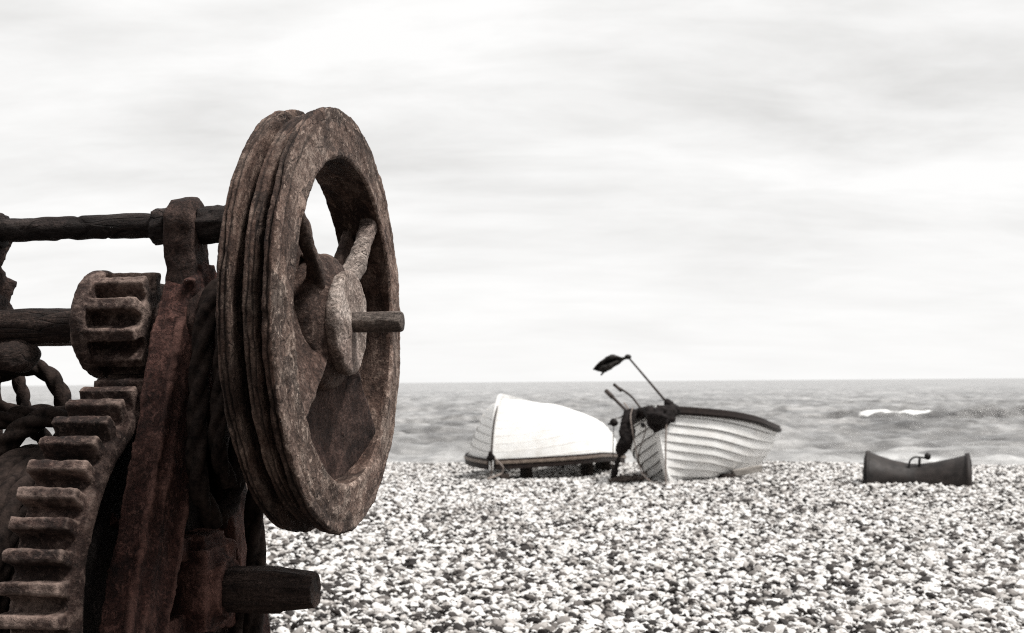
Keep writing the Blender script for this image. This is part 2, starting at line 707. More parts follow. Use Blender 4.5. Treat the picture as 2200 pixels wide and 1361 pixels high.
fa = t.math('MULTIPLY', at_n.outputs['Fac'], t.math('ADD', 0.55, t.math('MULTIPLY', fn2, .45)))
fall = t.math('MAXIMUM', fa, t.math('MAXIMUM', t.math('MULTIPLY', fo_n, .35), t.math('MULTIPLY', streak, .40)), clamp=True)
n4 = t.noise(t.mapping(ob, (.45, .13, 1)), 1.0, 5, .62)
n5 = t.noise(t.mapping(ob, (.13, .018, 1)), 1.0, 5, .65)
n3 = t.math('ADD', t.math('MULTIPLY', n3, .2), t.math('ADD', t.math('MULTIPLY', n4, .45), t.math('MULTIPLY', n5, .35)))
wc = t.ramp(n3, [(0.40, (.045, .042, .041)), (0.5, (.17, .165, .16)), (0.61, (.42, .41, .40))])
c = t.mix(fall, wc, (.88, .88, .87, 1))
hh = t.math('ADD', t.math('MULTIPLY', n1, .7), t.math('MULTIPLY', n2, .3))
rg = t.math('ADD', .20, t.math('MULTIPLY', fall, .5), clamp=True)
t.finish(c, rg, t.bump(hh, 1.0, .6), .5)
me.materials.append(ms)

# ================================================================== WINCH
PHI = -0.1516                                   # winch turned so that its axle points right and a little towards us
WX, WY = -0.31, 2.0
AX1 = 1.361                                     # height of the pulley axle
AX2 = 0.872                                     # height of the gear axle
winch = empty('winch', (WX, WY, 0), (0, 0, PHI))
tag(winch, 'rusty hand winch with a big grooved pulley wheel in the foreground', 'winch')
ex = Vector((math.cos(PHI), math.sin(PHI), 0))
ey = Vector((-math.sin(PHI), math.cos(PHI), 0))
W2L = (Matrix.Translation((WX, WY, 0)) @ Matrix.Rotation(PHI, 4, 'Z')).inverted()


def lat(px, py, Y):
    return W2L @ at(px, py, Y)


# ---- pulley wheel (rim is the part, spokes / hub / web its sub-parts)
T = 0.093
prof = []


def seg(p, q, n):
    for i in range(n):
        f = i / n
        prof.append((p[0] + (q[0] - p[0]) * f, p[1] + (q[1] - p[1]) * f))


RO = .3755
key = [(-T, .292, 10), (-.002, .288, 2), (.003, .293, 3), (.001, .310, 14), (.000, .362, 3), (-.001, .371, 3), (-.005, RO, 10), (-.018, RO - .001, 3),
       (-.0190, .368, 5), (-.0205, .318, 4), (-.0295, .316, 4), (-.0315, .357, 3), (-.034, .3615, 12), (-.052, .363, 3), (-.0540, .357, 4), (-.0560, .316, 4), (-.0668, .315, 4),
       (-.0685, .364, 3), (-.071, .3725, 14), (-.088, .3725, 3), (-.092, .366, 12)]
for i, (a, r, n) in enumerate(key):
    b = key[(i + 1) % len(key)]
    seg((a, r), (b[0], b[1]), n)
mb = MB()
mb.lathe(prof, 560, closed=True)
rim = mb.build('pulley_wheel', [M['wheel'], M['face']], winch, True, (.02, 0, AX1 - .003))
me = rim.data
me.update()
cr = [(-.0105, .0017, 5.0, .4), (-.0835, .0016, 6.0, 1.7), (-.0765, .0015, 7.0, 3.1), (-.0455, .0015, 5.5, 5.3), (-.0375, .0013, 8, 2.2)]
out = []
ckv = []
for v in me.vertices:
    p = v.co
    r = math.hypot(p.y, p.z)
    th = math.atan2(p.z, p.y)
    cth, sth = p.y / r, p.z / r
    q = Vector((p.x * 30, cth * 9, sth * 9))
    ck = 0.0
    d = .0008 * mn.noise(q * .5 + Vector((1, 2, 3))) + .0009 * mn.noise(Vector((p.x * 110, cth * 26, sth * 26))) \
        + .0008 * mn.noise(Vector((p.x * 260, cth * 75, sth * 75)))
    # flaking: plateaus with sharp edges
    fk = mn.noise(Vector((p.x * 55 + 9, r * 40, th * 5.5)))
    d += .0009 * max(-1, min(1, fk * 9))
    if r > .335 and p.x < -.003:
        for xc, wd, fr, ph in cr:
            wob = .0035 * mn.noise(Vector((cth * fr + ph * 3, sth * fr, ph))) + .0016 * mn.noise(Vector((cth * 30, sth * 30, ph)))
            dd = abs(p.x - xc - wob)
            if dd < wd * 1.6:
                dep = .0055 * max(0, mn.noise(Vector((cth * 2.3 + ph, sth * 2.3, 7))) + .5)
                d -= dep * (1 - dd / (wd * 1.6))
                ck = max(ck, min(1, dep / .0015) * (1 - dd / (wd * 1.6)))
    if p.x > -.003 and r < .372 and r > .294:
        # a flake line running round the front face near the outer edge
        wob = .004 * mn.noise(Vector((cth * 6, sth * 6, 2))) + .002 * mn.noise(Vector((cth * 24, sth * 24, 4)))
        dd = abs(r - .352 - wob)
        if dd < .0045:
            dep = .005 * max(0, mn.noise(Vector((cth * 2 + 5, sth * 2, 1))) + .35)
            d -= dep * (1 - dd / .0045)
            ck = max(ck, min(1, dep / .003) * (1 - dd / .0045))
    out.extend(p + v.normal * d)
    ckv.append(ck)
me.vertices.foreach_set('co', out)
for pg in me.polygons:
    if pg.center.x > -.004:
        pg.material_index = 1
me.attributes.new('crack', 'FLOAT', 'POINT').data.foreach_set('value', ckv)
me.update()

# hub
mb = MB()
mb.lathe([(-.10, .03), (-.10, .075), (-.088, .088), (-.074, .112), (-.066, .121), (-.038, .123), (-.028, .118), (-.020, .098), (-.010, .0855), (-.004, .080), (-.004, .02)], 72)
hub = mb.build('hub', M['hub'], rim, True)
remesh(hub, .005, 2)
rough(hub, [(14, .004), (45, .0025), (110, .001)], 3)
mb = MB()
mb.lathe([(-.02, .02), (-.02, .084), (-.012, .092), (.004, .0935), (.007, .088), (.0075, .02)], 90)
pl = mb.build('hub_plate', M['plate'], rim, True)
remesh(pl, .0035, 1)
rough(pl, [(12, .005), (40, .002), (120, .0008)], 5)
# knobbly bolt on the hub shoulder
mb = MB()
th = R(112)
mb.blob((-.052, .121 * math.cos(th), .121 * math.sin(th)), (.02, .022, .010), 3, amp=.008, sc_=60)
bo = mb.build('bolt', M['hub'], rim, True)
# spokes
for k, (ang, w0, w1, d0, d1) in enumerate([(44, .036, .027, .042, .028), (143, .024, .022, .028, .026)]):
    a = R(ang)
    u = Vector((0, math.cos(a), math.sin(a)))
    s = Vector((0, -math.sin(a), math.cos(a)))
    mb = MB()
    n = 30
    pts = [Vector((-.036 + .014 * min(1, i / 10), 0, 0)) + u * (.085 + (.30 - .085) * i / n) for i in range(n + 1)]
    vs, fs = [], []
    sg = 20
    for i, p in enumerate(pts):
        f = i / n
        w = w0 + (w1 - w0) * f + .03 * max(0, (f - .86) / .14) ** 2
        d = d0 + (d1 - d0) * f + .012 * max(0, (f - .86) / .14) ** 2
        for j in range(sg):
            t_ = 2 * PI * j / sg
            cc, ss = math.cos(t_), math.sin(t_)
            pw_ = .62
            vs.append(p + s * (w / 2 * math.copysign(abs(cc) ** pw_, cc)) + Vector((1, 0, 0)) * (d / 2 * math.copysign(abs(ss) ** pw_, ss)))
    for i in range(n):
        for j in range(sg):
            j2 = (j + 1) % sg
            fs.append((i * sg + j, i * sg + j2, (i + 1) * sg + j2, (i + 1) * sg + j))
    fs += [tuple(reversed(range(sg))), tuple(n * sg + j for j in range(sg))]
    mb.add(vs, fs)
    sk = mb.build('spoke', M['spoke'] if k == 0 else M['hub'], rim, True)
    remesh(sk, .004, 1)
    rough(sk, [(22, .0035), (70, .0018)], k + 11)
# webs: wide plates filling the sectors left and right of the hub
for k, (a0, a1) in enumerate([(98, 221), (-46, 42), (224, 315)]):
    na, nr = 40, 26
    mb = MB()
    for side in (1, -1):
        vs, fs = [], []
        for i in range(na + 1):
            f = i / na
            a = R(a0 + (a1 - a0) * f)
            for j in range(nr + 1):
                g = j / nr
                r = .07 + (.297 - .07) * g
                xm = (-.080 + .060 * f ** 3) if k == 0 else (-.070 if k == 1 else -.084 + .068 * f ** 1.5)
                xx = xm + side * .009
                vs.append((xx, r * math.cos(a), r * math.sin(a)))
        for i in range(na):
            for j in range(nr):
                q = (i * (nr + 1) + j, i * (nr + 1) + j + 1, (i + 1) * (nr + 1) + j + 1, (i + 1) * (nr + 1) + j)
                fs.append(q if side > 0 else q[::-1])
        mb.add(vs, fs)
    npv = (na + 1) * (nr + 1)
    bd = [i * (nr + 1) for i in range(na + 1)] + [na * (nr + 1) + j for j in range(1, nr + 1)] + [i * (nr + 1) + nr for i in range(na - 1, -1, -1)] + [j for j in range(nr - 1, 0, -1)]
    for i in range(len(bd)):
        a, b = bd[i], bd[(i + 1) % len(bd)]
        mb.f.append((a, b, b + npv, a + npv))
        mb.mi.append(0)
    wb = mb.build('web', M['hub'] if k < 2 else M['frame_top'], rim, True)  # lower web takes a darker rust: its shade put into the colour
    remesh(wb, .0045, 1)
    rough(wb, [(12, .002), (38, .0016), (95, .0012)], k + 31)

# ---- axle of the pulley: runs through pinion and both side frames
mb = MB()
mb.tube([(-.80, 0, AX1), (-.50, 0, AX1), (-.10, 0, AX1)], .031, 40)
o = mb.build('drive_axle', M['axle'], winch, True)
remesh(o, .005, 1)
rough(o, [(10, .005), (40, .0022), (100, .001)], 41, (.4, 1, 1))
# protruding end of the axle: split and shrunken at its root
n = 44
mb = MB()
vs, fs = [], []
sg = 36
for i in range(n + 1):
    f = i / n
    x = -.012 + f * .110
    for j in range(sg):
        t_ = 2 * PI * j / sg
        r = .0185
        root = max(0, 1 - f / .32)
        r *= 1 - .42 * root * max(0, .5 + .5 * math.sin(5 * t_ + 1) + .3 * mn.noise(Vector((f * 9, math.cos(t_) * 2, math.sin(t_) * 2)))) * .8
        r += .0013 * mn.noise(Vector((f * 4, math.cos(t_) * 3, math.sin(t_) * 3)))
        if f > .97:
            r *= 1 - (f - .97) * 4
        vs.append((x, r * math.cos(t_), r * math.sin(t_)))
for i in range(n):
    for j in range(sg):
        j2 = (j + 1) % sg
        fs.append((i * sg + j, i * sg + j2, (i + 1) * sg + j2, (i + 1) * sg + j))
fs += [tuple(reversed(range(sg))), tuple(n * sg + j for j in range(sg))]
mb.add(vs, fs)
mb.build('shaft_end', M['stub'], rim, True)

# ---- gears
def gear_outline(Rt, Rr, nt, phase, frac_top=.40, frac_root=.62):
    pts = []
    for k in range(nt):
        a = 2 * PI * (k + phase) / nt
        da = 2 * PI / nt
        for f, r in ((-.5 * frac_root - .10, Rr), (-.5 * frac_root, Rr + .002), (-.5 * frac_top, Rt - .002), (-.5 * frac_top + .06, Rt), (.5 * frac_top - .06, Rt), (.5 * frac_top, Rt - .002), (.5 * frac_root, Rr + .002), (.5 * frac_root + .10, Rr)):
            pts.append((a + f * da, r))
    return pts


def gear_ring(mb, pts, x0, x1, rin):
    n = len(pts)
    vs = []
    for x in (x0, x1):
        for a, r in pts:
            vs.append((x, r * math.cos(a), r * math.sin(a)))
        for a, r in pts:
            vs.append((x, rin * math.cos(a), rin * math.sin(a)))
    fs = []
    for i in range(n):
        j = (i + 1) % n
        fs.append((i, j, 2 * n + j, 2 * n + i))
        fs.append((n + j, n + i, 3 * n + i, 3 * n + j))
        fs.append((j, i, n + i, n + j))
        fs.append((2 * n + i, 2 * n + j, 3 * n + j, 3 * n + i))
    mb.add(vs, fs)


GY = .035
RG = .400
NT_ = 49
mb = MB()
pts = gear_outline(RG, RG - .038, NT_, .18, .40, .56)
gear_ring(mb, pts, -.432, -.332, RG - .062)
# thin side shroud of the rim
mb.lathe([(-.350, RG - .070), (-.326, RG - .070), (-.324, RG - .058), (-.327, RG - .044), (-.350, RG - .037)], 200, closed=True)
gear = mb.build('gear_wheel', M['gear'], winch, True, (0, GY, AX2))
remesh(gear, .0036, 1, .5)
rough(gear, [(18, .0018), (50, .0014), (110, .0009)], 51)
mb = MB()
mb.lathe([(-.45, .03), (-.45, .075), (-.43, .08), (-.35, .08), (-.335, .075), (-.335, .03)], 60)
o = mb.build('hub', M['gear'], gear, True)
rough(o, [(20, .003)], 4)
mb = MB()
mb.lathe([(-.418, .05), (-.418, RG - .055), (-.400, RG - .055), (-.400, .05)], 90)
o = mb.build('web', M['bar'], gear, True)
rough(o, [(20, .003)], 6)
# pinion
mb = MB()
pts = gear_outline(.095, .060, 10, .42, .40, .58)
gear_ring(mb, pts, -.437, -.343, .028)
mb.lathe([(-.464, .028), (-.466, .090), (-.460, .099), (-.442, .100), (-.435, .095), (-.435, .028)], 80)
pin = mb.build('pinion', M['gear'], winch, True, (0, 0, AX1))
remesh(pin, .003, 1, .5)
rough(pin, [(20, .0022), (55, .0016), (120, .001)], 61)
# gear axle with its squared end
mb = MB()
mb.tube([(-.80, 0, 0), (-.24, 0, 0)], .036, 36)
o = mb.build('gear_axle', M['axle'], winch, True, (0, GY, AX2))
remesh(o, .0042, 1)
rough(o, [(12, .005), (40, .002), (100, .001)], 71, (.35, 1, 1), .0022)

# squared, chamfered end of the gear axle
mb = MB()
xs_ = [-.262, -.25, -.22, -.19, -.16, -.125, -.118, -.095, -.070, -.060, -.0575, -.0575]
ks_ = [.0395, .041, .0415, .041, .041, .0405, .0395, .0365, .034, .033, .0315, .02]
vs, fs = [], []
NQ = 48
for x, rr_ in zip(xs_, ks_):
    for j in range(NQ):
        a = 2 * PI * j / NQ
        m_ = 2 * PI / 8
        aa = (a + .2) % m_ - m_ / 2
        q = rr_ * math.cos(m_ / 2) / math.cos(aa) * 1.04
        low = 1.10 if (math.sin(a) < -.4 and x < -.118) else 1.0
        vs.append((x, q * math.cos(a), q * low * math.sin(a)))
for i in range(len(xs_) - 1):
    for j in range(NQ):
        j2 = (j + 1) % NQ
        fs.append((i * NQ + j, i * NQ + j2, (i + 1) * NQ + j2, (i + 1) * NQ + j))
fs += [tuple(reversed(range(NQ))), tuple((len(xs_) - 1) * NQ + j for j in range(NQ))]
mb.add(vs, fs)
o = mb.build('axle_end', M['axle'], winch, False, (0, GY, AX2))
rough(o, [(14, .004), (60, .0012)], 77, (.4, 1, 1), .002)
# ---- side frames
def side_frame(x0, x1, splay, seed, leg_mat='frame'):
    """post with two legs that spread towards and away from us"""
    xm, w = (x0 + x1) / 2, x1 - x0
    sgn = 1 if splay >= 0 else -1
    mb = MB()
    mb.beam((xm, 0, 1.30), (xm, 0, 1.565), w, .080)
    mb.tube([(x0 + .004, 0, 1.545), (x1 - .004, 0, 1.545)], .046, 28)
    # bearing round the pulley axle
    mb.tube([(x0 - .008, 0, AX1), (x1 + .02, 0, AX1)], .062, 28)
    top = mb.build('bearing_post', M['frame_top'], winch, True)
    remesh(top, .006, 2)
    rough(top, [(12, .006), (40, .003), (100, .0015)], seed)
    mb = MB()
    zt = 1.455
    zb = -.05
    fs_, bs_ = .352, .40
    def fp(z): return Vector((xm - splay * (zt - z), -.008 - (fs_ + .012) * (zt - z), z))
    def bp(z): return Vector((xm - splay * (zt - z), .02 + bs_ * (zt - z), z))
    # front leg: flat face, raised edge rib on its right, flange behind
    mb.beam(fp(zt + .10), fp(zb), w - .002, .050, w2=w + .012)
    mb.beam(fp(zt) + Vector((w * .52, .03, 0)), fp(zb) + Vector((w * .62, .045, 0)), .016, .075, d2=.07)
    mb.beam(fp(zt) + Vector((w * .60, .062, 0)), fp(zb) + Vector((w * .72, .075, 0)), .030, .014)
    mb.beam(fp(zt - .1) + Vector((w * .40, -.026, 0)), fp(zb) + Vector((w * .46, -.028, 0)), .012, .014)
    # back leg
    mb.beam(bp(zt), bp(zb), w + .005, .045, w2=w + .02)
    mb.beam(bp(zt) + Vector((w * .5, -.03, 0)), bp(zb) + Vector((w * .62, -.045, 0)), .022, .10)
    # crotch below the post
    mb.beam((xm, 0, 1.44), (xm - splay * .1, 0, 1.27), w - .006, .07, d2=.14)
    legs = mb
    o = legs.build('side_frame', M[leg_mat], winch, True)
    remesh(o, .005, 1)
    rough(o, [(9, .005), (32, .0038), (90, .0022)], seed + 3, (1, 1, .7))
    # thin dark cheek plate set back between the legs
    mb = MB()
    za, zc_ = 1.34, .94
    for xx in (xm - .026, xm - .012):
        mb.v += [tuple(fp(za) + Vector((xx - fp(za).x, 0, 0))), tuple(bp(za) + Vector((xx - bp(za).x, 0, 0))), tuple(bp(zc_) + Vector((xx - bp(zc_).x - splay * (zt - zc_), 0, 0))), tuple(fp(zc_) + Vector((xx - fp(zc_).x - splay * (zt - zc_), .03, 0)))]
    mb.f = [(0, 1, 2, 3), (7, 6, 5, 4), (0, 4, 5, 1), (1, 5, 6, 2), (2, 6, 7, 3), (3, 7, 4, 0)]
    mb.mi = [0] * 6
    o1 = mb.build('cheek_plate', M['bar'], o, True)
    remesh(o1, .006, 1)
    rough(o1, [(30, .003)], seed + 8)
    # cast bridge between the legs with the bearing block of the gear axle
    mb = MB()
    hw = w * .40
    for (zc, thick, arch) in ((.972, .045, -.02), (.775, .06, .035), (.42, .05, .0)):
        n = 14
        y0, y1 = fp(zc).y, bp(zc).y
        P = []
        for i in range(n + 1):
            f = i / n
            P.append(Vector((xm - splay * (zt - zc), y0 + (y1 - y0) * f, zc + arch * math.sin(PI * f))))
        for i in range(n):
            mb.beam(P[i] - (P[i + 1] - P[i]) * .2, P[i + 1] + (P[i + 1] - P[i]) * .2, hw * 2, thick)
    o2 = mb.build('bridge', M['frame'], o, True)
    remesh(o2, .007, 2)
    rough(o2, [(12, .006), (40, .003), (100, .0015)], seed + 5)
    mb = MB()
    bx = xm - splay * (zt - AX2)
    mb.box((bx + .012, GY, AX2 + .005), (w + .035, .135, .15))
    mb.tube([(bx - .05, GY, AX2), (bx + .075, GY, AX2)], .058, 28)
    mb.box((bx + .012, GY, AX2 + .085), (w + .01, .09, .04))
    o3 = mb.build('bearing_block', M['frame'], o, True)
    remesh(o3, .006, 1)
    rough(o3, [(12, .007), (40, .0035), (100, .0018)], seed + 6)
    return o


side_frame(-.313, -.257, 0.02, 81)
side_frame(-.742, -.678, 0.30, 91, 'frame_top')

# ---- tie bars
def bar_part(name, x0, x1, y, z, r, seed, mat='bar', amp=1.0):
    mb = MB()
    mb.tube([(x0, y, z), ((x0 + x1) / 2, y, z), (x1, y, z)], r, 36)
    o = mb.build(name, M[mat], winch, True)
    remesh(o, .0045, 1)
    rough(o, [(9, .004 * amp), (30, .003 * amp), (90, .0016 * amp)], seed, (.45, 1, 1), .003 * amp)
    return o


TZ = 1.541
tie = bar_part('tie_bar', -.80, -.20, 0, TZ, .0215, 101)
for (a, b, r, sd) in ((-.346, -.318, .034, 1), (-.258, -.20, .033, 2), (-.690, -.652, .034, 3)):
    mb = MB()
    mb.tube([(a, 0, TZ), (b, 0, TZ)], r, 8)
    o = mb.build('nut', M['bar'], tie, True)
    remesh(o, .004, 2)
    rough(o, [(22, .006), (70, .003), (130, .0015)], sd + 110)
bar_part('back_rail', -.80, -.33, .30, 1.343, .0095, 131, 'stub', .3)
# collar on the axle at the left frame and the knob below it
mb = MB()
mb.tube([(-.690, 0, AX1), (-.662, 0, AX1)], .048, 24)
o = mb.build('collar', M['axle'], winch, True)
remesh(o, .005, 2)
rough(o, [(20, .006), (60, .003)], 140)
p = lat(40, 763, 2.08)
mb = MB()
mb.blob(p, (.040, .036, .032), 4, amp=.012, sc_=22, seed=4)
mb.tube([p + Vector((-.02, 0, .005)), p + Vector((-.10, .0, .02))], .020, 16)
o = mb.build('pawl_knob', M['axle'], winch, True)
remesh(o, .004, 1)
rough(o, [(30, .003), (90, .0018)], 141)
# small bracket seen behind the gear
mb = MB()
a, b = lat(196, 1045, 2.03), lat(246, 1132, 2.00)
mb.beam(a, b, .03, .035)
o = mb.build('bracket', M['frame'], winch, True)
remesh(o, .005, 2)
rough(o, [(30, .004), (90, .002)], 143)
# rope drum body between the frames
mb = MB()
mb.lathe([(-.655, .03), (-.655, .19), (-.635, .195), (-.632, .15), (-.505, .15), (-.502, .20), (-.482, .20), (-.482, .03)], 80)
o = mb.build('drum', M['gear'], winch, True, (0, GY, AX2))
rough(o, [(14, .004)], 150)
# foot timbers the frames stand on
for (sx, sd) in ((-.32, 1), (-.87, 2)):
    mb = MB()
    mb.box((sx, 0.03, .02), (.16, 1.35, .14))
    o = mb.build('foot_beam', M['axle'], winch, True)
    remesh(o, .012, 1)
    rough(o, [(7, .01), (30, .004)], sd + 160)


# ================================================================== ROPES
def rope_mesh(mb, pts, r, n=None, lay=1.0, amp=.34):
    L = path_len(smooth_path(pts, 60))
    n = n or max(20, int(L / (r * .35)))
    P = smooth_path(pts, n)
    k = lay * 2 * PI / (r * 7.0) 
    mb.tube(P, r, 24, mod=lambda th, s: 1 - amp + amp * 1.45 * abs(math.cos(1.5 * (th - k * s / 1.5))) ** .7 + .03 * mn.noise(Vector((s * 90, th, r * 100))))


def rope(name, pts, r, label, mat='rope', lay=1.35, group=None):
    mb = MB()
    rope_mesh(mb, pts, r, lay=lay)
    o = mb.build(name, M[mat], None, True)
    tag(o, label, 'rope', group)
    return o


rope('rope', [at(-60, 830, 2.20), at(0, 806, 2.2), at(45, 791, 2.2), at(88, 793, 2.2), at(122, 825, 2.2), at(138, 870, 2.2), at(135, 930, 2.21), at(110, 1010, 2.2), at(90, 1100, 2.2)], .0155,
     'fraying dark rope arching over from behind the round knob to the gear teeth')
rope('rope', [at(18, 760, 2.27), at(34, 800, 2.27), at(50, 850, 2.27), at(52, 890, 2.27), at(36, 940, 2.27), at(10, 1000, 2.27), at(-20, 1080, 2.27)], .0125,
     'smooth dark rope dropping nearly straight down under the round knob')
rope('rope', [at(-70, 860, 2.16), at(-20, 872, 2.16), at(20, 884, 2.17), at(60, 905, 2.19), at(100, 950, 2.24)], .0155,
     'short dark rope slanting down from the left edge into the rope crossing')
rope('rope', [at(-70, 925, 2.13), at(0, 905, 2.13), at(50, 892, 2.13), at(105, 890, 2.15), at(160, 900, 2.17), at(200, 935, 2.2)], .0165,
     'thick laid rope running level from the left edge to the gear teeth')
rope('rope', [at(-60, 1010, 2.09), at(0, 965, 2.09), at(45, 925, 2.09), at(100, 898, 2.10), at(170, 896, 2.13)], .0185,
     'thick laid rope rising from lower left to the gear teeth')
# coils lying on the drum
mb = MB()
for layer, (rr_, cnt, ph) in enumerate(((.178, 6, 0), (.208, 5, .3), (.232, 5, .7), (.246, 4, .2))):
    pts = []
    for i in range(cnt * 130 + 1):
        a = 2 * PI * i / 130
        wob = 1 + .03 * mn.noise(Vector((math.cos(a) * 1.5, math.sin(a) * 1.5, layer * 5 + i * .0013)))
        x = -.622 + .095 * (i / (cnt * 130)) + .004 * mn.noise(Vector((a, layer, 3)))
        pts.append(winch.matrix_basis @ Vector((x, GY + rr_ * wob * math.cos(a + ph), AX2 + rr_ * wob * math.sin(a + ph))))
    k = 2 * PI / .11
    mb.tube(pts, .0165, 18, mod=lambda th, s: .72 + .42 * abs(math.cos(1.5 * (th - k * s / 1.5))) ** .7)
o = mb.build('coiled_rope', M['rope'], None, True)
tag(o, 'dark rope wound in layers on the drum left of the gear wheel', 'rope')
# rope slung over the axle between post and wheel
def wl(x, y, z):
    return winch.matrix_basis @ Vector((x, y, z))


rope('hanging_rope', [wl(-.228, .0, 1.00), wl(-.228, .075, 1.06), wl(-.226, .088, 1.22), wl(-.222, .066, 1.36), wl(-.218, .03, 1.415), wl(-.216, -.03, 1.418), wl(-.222, -.068, 1.36), wl(-.228, -.085, 1.22), wl(-.228, -.088, 1.08), wl(-.228, -.02, 1.00)], .0165,
     'thick rope slung over the axle between the post and the pulley wheel', lay=.8)
rope('hanging_rope', [wl(-.200, .0, 1.07), wl(-.190, .075, 1.12), wl(-.188, .07, 1.33), wl(-.186, .03, 1.405), wl(-.184, -.03, 1.405), wl(-.185, -.07, 1.34), wl(-.190, -.075, 1.25), wl(-.196, -.078, 1.14), wl(-.200, -.02, 1.07)], .0140,
     'rope strand squeezed tight against the back of the pulley wheel', lay=.8)
rope('hanging_rope', [at(560, 960, 2.16), at(552, 1040, 2.16), at(548, 1090, 2.16), at(549, 1150, 2.16), at(551, 1230, 2.16), at(546, 1330, 2.16), at(545, 1420, 2.16), at(540, 1800, 2.2)], .0175,
     'dark rope hanging straight down behind the lower axle end', lay=.55)
rope('hanging_rope', [at(530, 1290, 2.24), at(518, 1335, 2.24), at(512, 1400, 2.24), at(512, 1800, 2.25)], .016,
     'short dark rope end hanging below the lower axle beside the back leg', lay=.55)

# ================================================================== BOATS
mw, t = new_mat('white_boat_paint')
tc = t.n('ShaderNodeTexCoord')
ob = tc.outputs['Object']
v1 = t.mapping(ob, (.6, 1.5, 1.5))
n1 = t.noise(v1, 5, 6, .65)
n2 = t.noise(ob, 40, 5, .7)
c = t.ramp(n1, [(0.30, (.74, .72, .69)), (0.55, (.87, .865, .85))])
scuff = t.ramp(n2, [(0.66, 0.0), (0.74, 1.0)])
c = t.mix(t.math('MULTIPLY', scuff, .35), c, (.42, .38, .34, 1))
t.finish(c, .42, t.bump(n2, .12, .004), .4)
M['boat_white'] = mw
M['seam_shade'] = simple('plank_seam_shadow', (.02, .015, .012), (.08, .066, .056), 9, .8, .2)  # dark lines painted along the plank laps in place of their shadow
M['seam_shade_pale'] = simple('pale_plank_seam_shadow', (.30, .285, .27), (.52, .50, .48), 9, .7, .2)  # fainter painted lap shadow for the overturned boat
M['rail'] = simple('dark_varnished_rail', (.008, .005, .0045), (.026, .017, .014), 14, .65, .3, (.3, 2, 2), spec=.2)
M['rail_bead'] = simple('worn_brown_bead', (.10, .075, .06), (.24, .19, .155), 12, .5, .3, (.3, 2, 2), spec=.4)
M['inside'] = simple('boat_inside_paint', (.18, .15, .13), (.36, .32, .28), 10, .7, .3)
M['timber'] = simple('dark_wet_timber', (.012, .009, .008), (.05, .038, .032), 14, .85, .6, (.3, 2, 2))
M['timber_pale'] = simple('weathered_pale_timber', (.20, .18, .16), (.42, .39, .36), 14, .85, .5, (.3, 2, 2))
M['black_cloth'] = simple('black_tarry_cloth', (.004, .003, .003), (.018, .013, .012), 18, .85, .8, spec=.2, bdist=.02)
M['pole'] = simple('dark_pole_wood', (.02, .015, .013), (.07, .055, .048), 20, .7, .3, (1, 1, .2))
M['flag'] = simple('black_flag_cloth', (.006, .0055, .005), (.05, .044, .04), 9, .9, .5, bdist=.02)
M['line'] = simple('pale_thin_line', (.16, .13, .115), (.34, .29, .26), 30, .9, .4)
M['line_dark'] = simple('brown_thin_line', (.035, .026, .022), (.10, .08, .07), 30, .9, .4)
M['fender'] = simple('black_rubber_roller', (.006, .0045, .004), (.040, .032, .029), 5, .6, .25, spec=.25)
M['rod'] = simple('black_iron_rod', (.006, .005, .005), (.02, .017, .016), 20, .6, .4)

BL = 4.0


STERN = .60
FULL = .55
TAPER = .08


def b_sheer(s):
    return STERN + (.97 - STERN) * (1 - s) ** 1.7 + .03 * max(0, s - .6) / .4


def b_half(s):
    b = .93 * (1 - (1 - min(1, s / .62)) ** 2.6)
    if s > .62:
        b -= TAPER * ((s - .62) / .38) ** 2
    return max(b, .022)


def b_point(s, g, off=0.0):
    sm = min(1, s / .2)
    sm = sm * sm * (3 - 2 * sm)
    s2 = min(1, s / .5)
    p = 1.0 + .85 * s2 * s2 * (3 - 2 * s2)
    q = p * (.80 - FULL * sm)
    zk = .0 + (.06 * max(0, (s - .45) / .55) ** 2)
    z = zk + (b_sheer(s) - zk) * g ** p
    bb = b_half(s)
    y = max(.020, .020 + (bb - .020) * g ** q)
    x = s * BL + .30 * max(0, 1 - z / .95) ** 2.6 * (1 - s) ** 3
    return Vector((x, y, z))


def b_normal(s, g):
    e = .01
    s0, s1 = max(0, s - e), min(1, s + e)
    g0, g1 = max(0.0, g - e), min(1, g + e)
    ds = b_point(s1, g) - b_point(s0, g)
    dg = b_point(s, g1) - b_point(s, g0)
    n = dg.cross(ds)
    n.normalize()
    if n.y < 0:
        n = -n
    return n


NSTR = 9


